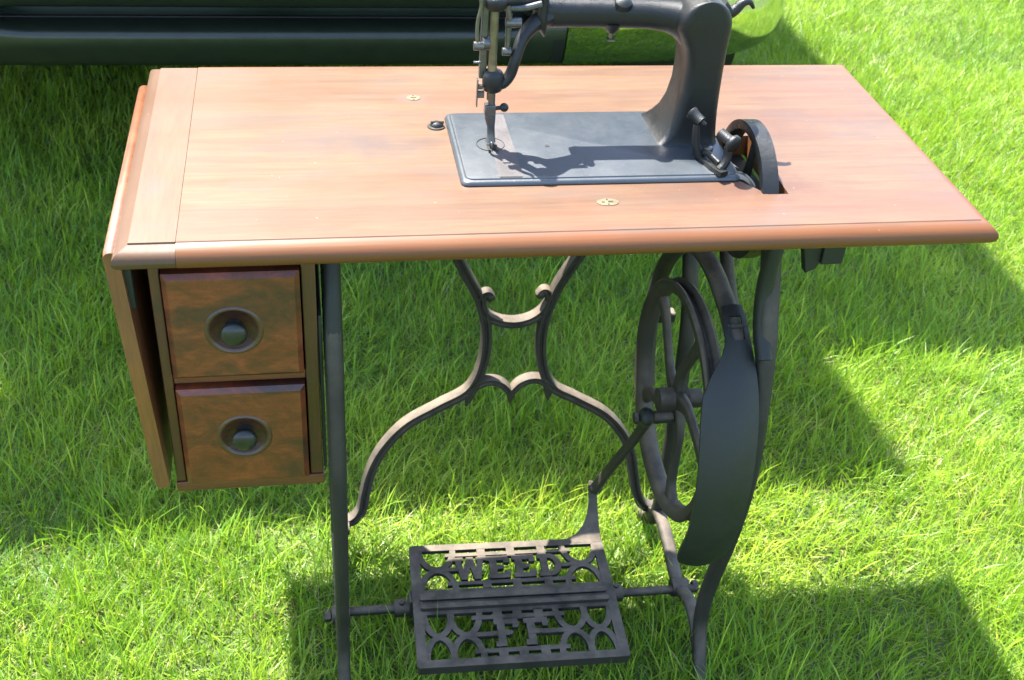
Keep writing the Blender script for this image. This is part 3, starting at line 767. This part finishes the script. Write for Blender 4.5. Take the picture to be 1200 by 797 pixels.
# arm
bm = B()
aprof = lambda hy, hz_: rrect(hy, hz_, .42, 5)
def asec(x, y, z, hy, hz_): return [Vector((x, y+a, z+b)) for a, b in aprof(hy, hz_)]
secs = [(.3900, .222, .9010, .0120, .0150), (.396, .222, .9010, .0145, .0175), (.405, .222, .9015, .0145, .0165), (.425, .222, .9015, .0145, .0160), (.470, .222, .9015, .0148, .0160), (.520, .220, .9015, .0155, .0165), (.540, .217, .9005, .0175, .0175), (.550, .214, .8985, .0200, .0200), (.558, .212, .8950, .0225, .0235), (.566, .211, .8900, .0240, .0285), (.578, .210, .8850, .0250, .0330)]
loft(bm, [asec(*q) for q in secs])
arm = obj('arm', bm, 'japan', SM, angle=60)
bm = B(); lathe(bm, [(.010, -.004), (.0085, .002), (.0060, .006), (.004, .0075)], (.4790, .2150, .8880), (0, 0, -1), 18); obj('boss', bm, 'japan', arm)
bm = B(); cyl(bm, (.4780, .2120, .8840), (.4780, .2120, .8740), .0024, n=10); lathe(bm, [(.0022, 0), (.0062, .0006), (.0062, .0030), (.002, .0036)], (.4780, .2120, .8755), (0, 0, -1), 4)
obj('thumb_screw', bm, 'steel', arm)
bm = B(); lathe(bm, [(.011, -.003), (.0095, .003), (.006, .006), (.001, .007)], (.4880, .2120, .9160), (0, -.5, 1), 18); obj('oil_cup', bm, 'japan', arm)
# collar and spur where the arm forks to the head
bm = B()
sweep(bm, [Vector((.3955, .216, .9230)), Vector((.3955, .214, .9020)), Vector((.3970, .210, .8880)), Vector((.4000, .206, .8790))], rrect(.0050, .015, .6, 3), (0, 1, 0), [1.1, 1.05, .9, .2]); obj('collar', bm, 'japan', arm, angle=60)
# lower fork: gooseneck down to the needle bar bushing
bm = B()
g = spline([(.404, .216, .8990), (.3880, .206, .8950), (.3730, .195, .8820), (.3650, .186, .8620), (.3600, .185, .8440), (.3520, .184, .8340), (.3440, .184, .8330)], 7)
sweep(bm, g, rrect(.0074, .0080, .7, 3), (0, 1, 0), lambda t: 1.35-.5*min(1, t*2.2)); obj('gooseneck', bm, 'japan', SM, angle=60)
bm = B()
g = spline([(.400, .218, .9140), (.3800, .212, .9180), (.3640, .202, .9240), (.3520, .192, .9270), (.3420, .186, .9280)], 7)
sweep(bm, g, rrect(.0075, .0085, .7, 3), (0, 1, 0), lambda t: 1.15-.25*t); obj('upper_fork', bm, 'japan', SM, angle=60)
bm = B(); tube(bm, [(.3920, .199, .9195), (.3720, .196, .9160), (.3500, .193, .9175)], .0038, 10); obj('take_up_shaft', bm, 'steel_dk', SM)
# head: bushings, needle bar, presser bar, levers
hx, hy = .3395, .1830
bm = B(); lathe(bm, [(.0100, .0), (.0125, .003), (.0125, .010), (.0115, .013), (.008, .015)], (hx-.0005, hy+.003, .9190), (0, 0, 1), 20); obj('head_casting', bm, 'japan', SM, angle=50)
bm = B(); cyl(bm, (hx-.0005, hy, .815), (hx-.0015, hy, .9225), .0048, n=14); obj('needle_bar', bm, 'brass', SM)
bm = B(); cyl(bm, (hx-.0005, hy, .8490), (hx-.0005, hy, .8570), .0050, n=14); obj('bar_collar', bm, 'inlay', SM)
bm = B(); box(bm, hx-.0145, hx-.0065, hy+.003, hy+.011, .838, .931); obj('guide_plate', bm, 'steel_dk', SM, bevel=.0012)
bm = B(); sweep(bm, spline([(hx-.0175, hy, .9310), (hx-.0165, hy, .9220), (hx-.0195, hy, .9050), (hx-.0190, hy, .8850), (hx-.0150, hy, .8750)], 6), rrect(.0018, .003, .4, 2), (0, 1, 0)); cyl(bm, (hx-.0230, hy-.002, .8790), (hx-.0120, hy-.002, .8790), .0050, n=14)
obj('take_up_lever', bm, 'steel', SM)
bm = B(); cyl(bm, (hx-.0130, hy+.004, .8800), (hx-.0040, hy+.004, .8800), .0075, n=16); cyl(bm, (hx-.0220, hy, .8590), (hx-.0140, hy, .8590), .0015, n=8); obj('guide_lug', bm, 'steel_dk', SM)
bm = B(); sweep(bm, [Vector((.3555, .190, .8860)), Vector((.3555, .190, .9130))], rrect(.0034, .003, .4, 2), (0, 1, 0)); cyl(bm, (.3500, .189, .8690), (.3595, .189, .8690), .0045, n=14); cyl(bm, (.3555, .190, .8690), (.3555, .190, .8870), .0030, n=10)
cyl(bm, (.3520, .190, .9020), (.3690, .190, .9020), .0058, n=14); sweep(bm, [Vector((.3560, .188, .9050)), Vector((.3520, .186, .9230))], rrect(.0030, .003, .4, 2), (0, 1, 0))
obj('presser_lifter', bm, 'steel_dk', SM, angle=50)
bm = B(); sweep(bm, spline([(.3590, .1885, .8690), (.3640, .187, .8665), (.3680, .186, .8625)], 4), circ(.0009, 6)); obj('wire_guide', bm, 'steel', SM)
bm = B(); lathe(bm, [(.0060, -.002), (.0100, .000), (.0122, .004), (.0120, .014), (.0105, .0215), (.0070, .0240)], (hx+.0010, hy+.001, .8480), (0, 0, -1), 24); obj('bushing', bm, 'japan', SM, angle=50)
bm = B(); box(bm, hx-.0158, hx-.0105, hy-.003, hy+.001, .8280, .8330); box(bm, hx-.0158, hx-.0085, hy-.004, hy+.002, .8180, .8250); box(bm, hx-.0172, hx-.0158, hy-.004, hy+.002, .8070, .8400); obj('thread_guide', bm, 'steel_dk', SM, bevel=.0004)
bm = B(); cyl(bm, (hx+.0010, hy, .7980), (hx+.0005, hy, .8270), .0042, n=14); box(bm, hx-.0070, hx+.0055, hy-.0055, hy+.0055, .7960, .8090); obj('presser_bar', bm, 'steel_dk', SM, bevel=.001)
bm = B(); cyl(bm, (hx+.0040, hy-.003, .8050), (hx+.0130, hy-.003, .8060), .0024, n=10); bmesh.ops.create_uvsphere(bm, u_segments=14, v_segments=10, radius=.0052, matrix=Matrix.Translation((hx+.0150, hy-.003, .8060))); obj('clamp_screw', bm, 'japan', SM)
bm = B()
loft(bm, [[Vector((hx+.0005+a*.95, hy+b, .7990)) for a, b in rrect(.0058, .0050, .4, 2)], [Vector((hx-.0002+a, hy-.001+b, .7930)) for a, b in rrect(.0062, .0045, .4, 2)], [Vector((hx+.0015+a, hy-.001+b, .7810)) for a, b in rrect(.0044, .0035, .4, 2)],
          [Vector((hx+.0020+a, hy-.002+b, .7700)) for a, b in rrect(.0046, .0035, .4, 2)], [Vector((hx+.0015+a, hy-.003+b, .7640)) for a, b in rrect(.0060, .0045, .4, 2)]])
sweep(bm, spline([(hx+.0015, hy-.003, .7640), (hx+.0020, hy-.007, .7610), (hx+.0035, hy-.013, .7605)], 4), rrect(.0055, .0012, .4, 2), (1, 0, 0)); 
obj('presser_foot', bm, 'steel_dk', SM, angle=45)
bm = B()
for sx in (-.0045, .0045): box(bm, hx+.0030+sx-.0012, hx+.0030+sx+.0012, hy-.0190, hy-.0060, .7590, .7612)
cyl(bm, (hx+.002, hy, .7585), (hx+.0015, hy, .7980), .0009, n=8)
obj('foot_toe', bm, 'steel', SM)
# horn at the right end of the arm
bm = B(); sweep(bm, spline([(.6020, .212, .9150), (.6120, .212, .9060), (.6200, .212, .9090), (.6280, .212, .9170), (.6360, .212, .9180), (.6420, .212, .9110)], 6), circ(.0062, 12), None, lambda t: 1.35-1.05*t**1.3); obj('tension_horn', bm, 'japan', SM, angle=60)
# bobbin winder bracket
bm = B()
plate(bm, [(.5760, .1530), (.5850, .1560), (.5990, .1180), (.6030, .1000), (.5930, .0960), (.5850, .1120)], [], .7572, .7632)
sweep(bm, spline([(.5820, .1420, .7600), (.5765, .1440, .7720), (.5740, .1460, .7880), (.5735, .1470, .7990)], 5), rrect(.0045, .0060, .5, 2), (0, 1, 0), lambda t: 1.2-.4*t)
sweep(bm, spline([(.5950, .1080, .7610), (.6010, .1100, .7680), (.6035, .1120, .7760), (.6030, .1130, .7860)], 5), rrect(.0048, .0060, .5, 2), (0, 1, 0))
sweep(bm, spline([(.5830, .1420, .7640), (.5870, .1320, .7690), (.5950, .1120, .7660)], 5), rrect(.0040, .0026, .5, 2), (1, 0, 0))
win = obj('winder_bracket', bm, 'japan', SM, angle=45)
bm = B(); ax = Vector((.014, -.017, -.009)).normalized(); o = Vector((.5670, .1570, .8100))
lathe(bm, [(.004, 0), (.0076, .0015), (.0078, .004), (.0066, .006), (.0064, .0170), (.0068, .0185), (.0030, .0190), (.0028, .0235), (.0012, .0250)], o, ax, 20); obj('winder_spindle', bm, 'japan', win, angle=50)
bm = B(); ax = Vector((.012, -.021, -.005)).normalized(); o = Vector((.5950, .1270, .7978))
lathe(bm, [(.004, 0), (.0066, .0015), (.0062, .004), (.0062, .0170), (.0085, .0185), (.0102, .0200), (.0104, .0240), (.0090, .0260), (.0030, .0266), (.0005, .0266)], o, ax, 24); obj('winder_pulley', bm, 'japan', win, angle=50)
# handwheel in the slot
HWc = (.1430, .7145)
bm = B(); n = 64; prof = [(.6360, .0810), (.6365, .0825), (.6550, .0825), (.6557, .0810), (.6557, .0715), (.6545, .0705), (.6370, .0705), (.6360, .0715)]
rv = [[bm.verts.new((x, HWc[0]+r*math.cos(2*math.pi*i/n), HWc[1]+r*math.sin(2*math.pi*i/n))) for x, r in prof] for i in range(n)]
for i in range(n):
    a, b = rv[i], rv[(i+1) % n]
    for j in range(8): bm.faces.new((a[j], a[(j+1) % 8], b[(j+1) % 8], b[j]))
hwl = obj('handwheel', bm, 'japan', SM, angle=50)
bm = B(); lathe(bm, [(.010, 0), (.016, .002), (.016, .024), (.010, .026)], (.628, *HWc), (1, 0, 0), 20); obj('hub', bm, 'japan', hwl, angle=50)
for k in range(3):
    a = math.radians(100+120*k)
    bm = B(); pts = [Vector((.643, HWc[0]+r*math.cos(a), HWc[1]+r*math.sin(a))) for r in (.012, .045, .0725)]
    sweep(bm, pts, rrect(.0065, .0035, .4, 2), (1, 0, 0), [1.2, .9, 1.1]); obj('spoke', bm, 'japan', hwl, angle=50)
bm = B(); cyl(bm, (.56, *HWc), (.66, *HWc), .006); obj('shaft', bm, 'steel_dk', hwl)
bm = B(); sweep(bm, spline([(.6150, .110, .7520), (.6260, .106, .7500), (.6340, .098, .7420), (.6345, .100, .7280)], 5), rrect(.005, .007, .5, 2), (0, 1, 0)); obj('shaft_bracket', bm, 'steel', SM, angle=50)

# ================================================================== VAN BEHIND THE TABLE
V = empty('parked_van', (.08, 1.9, 0), 'dark parked van behind the table with black lower bumper and polished bumper corner', 'van')
CX = .08; HWID = 1.17
def face_y(x):       # plan curve of the bumper
    d = abs(x-CX)/1.2
    return 1.375+.02*d*d+.22*max(0, d-.62)**2*2.6
def corner_plan(sgn):
    return [(.700, 1.382), (.80, 1.390), (.90, 1.398), (.98, 1.408), (1.06, 1.424), (1.13, 1.448), (1.19, 1.486), (1.235, 1.538), (1.262, 1.610), (1.272, 1.73), (1.274, 1.84)]
# lower bumper: shaped section, grille opening above it
bm = B()
xs = [CX-.66+1.28*i/40 for i in range(41)]
def open_h(x):       # grille opening closes at both ends
    u = min(1, max(0, (x+.545)/.14)); v = min(1, max(0, (.655-x)/.10))
    s = min(math.sin(u*math.pi/2), math.sin(v*math.pi/2)); return s
rings = []
for x in xs:
    y = 1.375+.012*(x-CX)**2; s = open_h(x)
    zl = .4385-.020*s     # lip of the opening
    zu = .4450+.015*s
    dpt = .012+.16*s
    rings.append([Vector((x, y+q, z)) for q, z in ((.30, .340), (.05, .3300), (.008, .3360), (.000, .3480), (-.012, .380), (-.020, zl-.014), (-.016, zl-.004), (-.006, zl), (dpt, zl-.010), (dpt+.004, zu+.012), (.014, zu+.006), (.004, zu+.004), (-.006, zu+.012), (-.018, .500), (-.020, .560), (-.004, .620), (.06, .640), (.30, .640))])
loft(bm, rings); bp_ = obj('bumper', bm, 'plastic', V, angle=60)
for k, (zz, yy) in enumerate(((.4235, 1.435), (.4330, 1.470), (.4420, 1.500))):
    bm = B(); sweep(bm, [Vector((x, yy, zz)) for x in (-.50, 0, .60)], rrect(.0016, .006, .4, 2), (0, 1, 0)); obj('grille_bar', bm, 'slot', bp_)
bm = B(); 
for x in (.684,): loft(bm, [[Vector((x+dx, 1.380+q, z)) for q, z in ((.0, .34), (-.016, .39), (-.018, .47), (-.018, .56), (.0, .63), (.2, .63), (.2, .34))] for dx in (-.012, .012)])
obj('bumper_joint', bm, 'slot', bp_)
for sgn in (1, -1):
    bm = B(); rings = []
    cp = [(x*1., y) for x, y in corner_plan(1)]
    sp = spline([(x, y, 0) for x, y in cp], 5)
    for i, p in enumerate(sp):
        a, b = sp[max(0, i-1)], sp[min(len(sp)-1, i+1)]; t = (b-a).normalized(); nn = Vector((t.y, -t.x, 0))
        r_ = []
        for off, z in ((-.10, .352), (-.015, .336), (.000, .334), (.010, .345), (.020, .375), (.0260, .42), (.0270, .48), (.0230, .54), (.010, .600), (-.008, .628), (-.10, .634)):
            q = p+nn*off; q.z = z; r_.append(Vector((q.x if sgn > 0 else 2*CX-q.x, q.y, q.z)))
        rings.append(r_)
    loft(bm, rings); obj('bumper_corner', bm, 'chrome', bp_, angle=60)
# air dam flap under the right corner
bm = B(); loft(bm, [[Vector((x, 1.50+o_+.05*(x-.85), z)) for o_, z in ((0, .335), (.012, .335), (.035, .262), (.023, .262))] for x in (.86, 1.0, 1.10, 1.16)]); obj('mud_flap', bm, 'plastic', V, angle=50)
# body shell above and beyond
def shell(sgn):
    bm = B()
    xo = lambda z: 1.17 if z < 1.15 else 1.17-.20*(z-1.15)
    zs = [.40, .62, .80, 1.00, 1.15, 1.40, 1.65, 1.80, 1.88]
    ys = [1.50, 1.58, 1.9, 2.6, 3.6, 4.6, 5.5, 6.2]
    def vis(y, z): return .0 if z < 1.16 or y < 4.6 else (z-1.15)*(y-4.6)*.28
    rows = [[bm.verts.new((CX+sgn*(xo(z)-.03-(0.03 if y == 1.50 else 0)-(.06 if z == 1.88 else 0)), y-.085*(z-.4)/1.5*(1 if y < 2 else 0), z if not (z > 1.2 and y > 4.7) else max(1.16, z-vis(y, z)*2))) for y in ys] for z in zs]
    rows2 = [[bm.verts.new(v.co-Vector((sgn*.05, 0, 0))) for v in r] for r in rows]
    nz, ny = len(zs), len(ys)
    skip = lambda i, j: (zs[i] < .75 and 1.55 <= ys[j] < 2.6) or (zs[i] < .75 and 4.5 <= ys[j] < 5.6)
    for i in range(nz-1):
        for j in range(ny-1):
            if skip(i, j): continue
            bm.faces.new((rows[i][j], rows[i][j+1], rows[i+1][j+1], rows[i+1][j])); bm.faces.new((rows2[i][j], rows2[i+1][j], rows2[i+1][j+1], rows2[i][j+1]))
    for j in range(ny-1):
        bm.faces.new((rows[-1][j], rows[-1][j+1], rows2[-1][j+1], rows2[-1][j]))
    for i in range(nz-1): bm.faces.new((rows[i][0], rows[i+1][0], rows2[i+1][0], rows2[i][0]))
    return bm
for sgn in (1, -1):
    sd = obj('body_side', shell(sgn), 'paint', V, angle=50)
    for y0, y1 in ((2.0, 3.1), (3.18, 4.25)):
        bm = B(); x = CX+sgn*1.143
        vs = [Vector((x, y0, 1.20)), Vector((x, y1, 1.20)), Vector((x-sgn*.085, y1, 1.66)), Vector((x-sgn*.085, y0+.06, 1.66))]
        loft(bm, [[v+Vector((sgn*.004, 0, 0)) for v in vs], [v-Vector((sgn*.012, 0, 0)) for v in vs]]); obj('side_window', bm, 'glass', V, smooth=False)
    bm = B(); loft(bm, [[Vector((CX+sgn*a, b, z)) for a, b in ((1.13, 1.43), (1.02, 1.41), (1.00, 1.47), (1.12, 1.51))] for z in (.86, 1.0, 1.25)]); obj('tail_lamp', bm, 'red', V, bevel=.01)
bm = B()   # roof, rounded at the corners
rp = rr2(CX-1.105, CX+.985, 1.530, 5.0, .10, 6)
plate(bm, rp, [], 1.875, 1.925); obj('roof', bm, 'paint', V, bevel=.02)
bm = B(); box(bm, CX-1.12, CX+1.12, 1.50, 6.0, .36, .42); obj('floor_pan', bm, 'slot', V)
bm = B(); loft(bm, [[(CX-1.05, 5.0, 1.90), (CX+1.05, 5.0, 1.90), (CX+1.05, 5.03, 1.88), (CX-1.05, 5.03, 1.88)], [(CX-1.12, 5.95, 1.20), (CX+1.12, 5.95, 1.20), (CX+1.12, 5.97, 1.17), (CX-1.12, 5.97, 1.17)]]); obj('windscreen', bm, 'glass', V)
bm = B(); loft(bm, [[(CX-1.15, 5.9, .4), (CX+1.15, 5.9, .4), (CX+1.15, 5.9, 1.18), (CX-1.15, 5.9, 1.18)], [(CX-1.1, 7.0, .4), (CX+1.1, 7.0, .4), (CX+1.1, 7.0, .98), (CX-1.1, 7.0, .98)]]); obj('bonnet', bm, 'paint', V, bevel=.05, seg=3)
bm = B(); box(bm, CX-1.02, CX+1.02, 1.47, 1.52, .40, .70); obj('sill_panel', bm, 'paint', V, bevel=.01)
# unseen tailgate with glass and struts, guessed and shaped to cast the lawn shadow
bm = B(); gx0, gx1 = -1.09, .50
loft(bm, [[Vector((x, 1.55, 1.895)) for x in (gx0, gx1)]+[Vector((x, 1.55, 1.945)) for x in (gx1, gx0)], [Vector((x, 1.245, 2.030)) for x in (gx0, gx1)]+[Vector((x, 1.240, 2.070)) for x in (gx1, gx0)]])
tg_ = obj('shade_tailgate', bm, 'paint', V, bevel=.015)
bm = B(); loft(bm, [[Vector((x, 1.50, 1.955)) for x in (gx0+.12, gx1-.12)]+[Vector((x, 1.50, 1.980)) for x in (gx1-.12, gx0+.12)], [Vector((x, 1.30, 2.040)) for x in (gx0+.12, gx1-.12)]+[Vector((x, 1.30, 2.066)) for x in (gx1-.12, gx0+.12)]]); obj('rear_glass', bm, 'glass', tg_, smooth=False)
for x in (gx0+.05, gx1-.05):
    bm = B(); cyl(bm, (x, 1.52, 1.55), (x, 1.33, 1.985), .010); obj('gas_strut', bm, 'steel_dk', V)
# wheels
def wheel(x, y):
    bm = B(); sg = 1 if x > CX else -1; R = .34
    lathe(bm, [(R-.12, -.11), (R-.02, -.11), (R, -.09), (R, .09), (R-.02, .11), (R-.12, .11)], (x, y, R-.01), (1, 0, 0), 40); t = obj('wheel', bm, 'rubber', V, angle=40)
    bm = B(); lathe(bm, [(.215, .0), (.21, sg*.112), (.19, sg*.10), (.06, sg*.085), (.04, sg*.105), (.001, sg*.106)], (x, y, R-.01), (1, 0, 0), 32); obj('rim', bm, 'rim', t, angle=40)
for y in (2.12, 5.15):
    wheel(CX+1.075, y); wheel(CX-1.075, y)
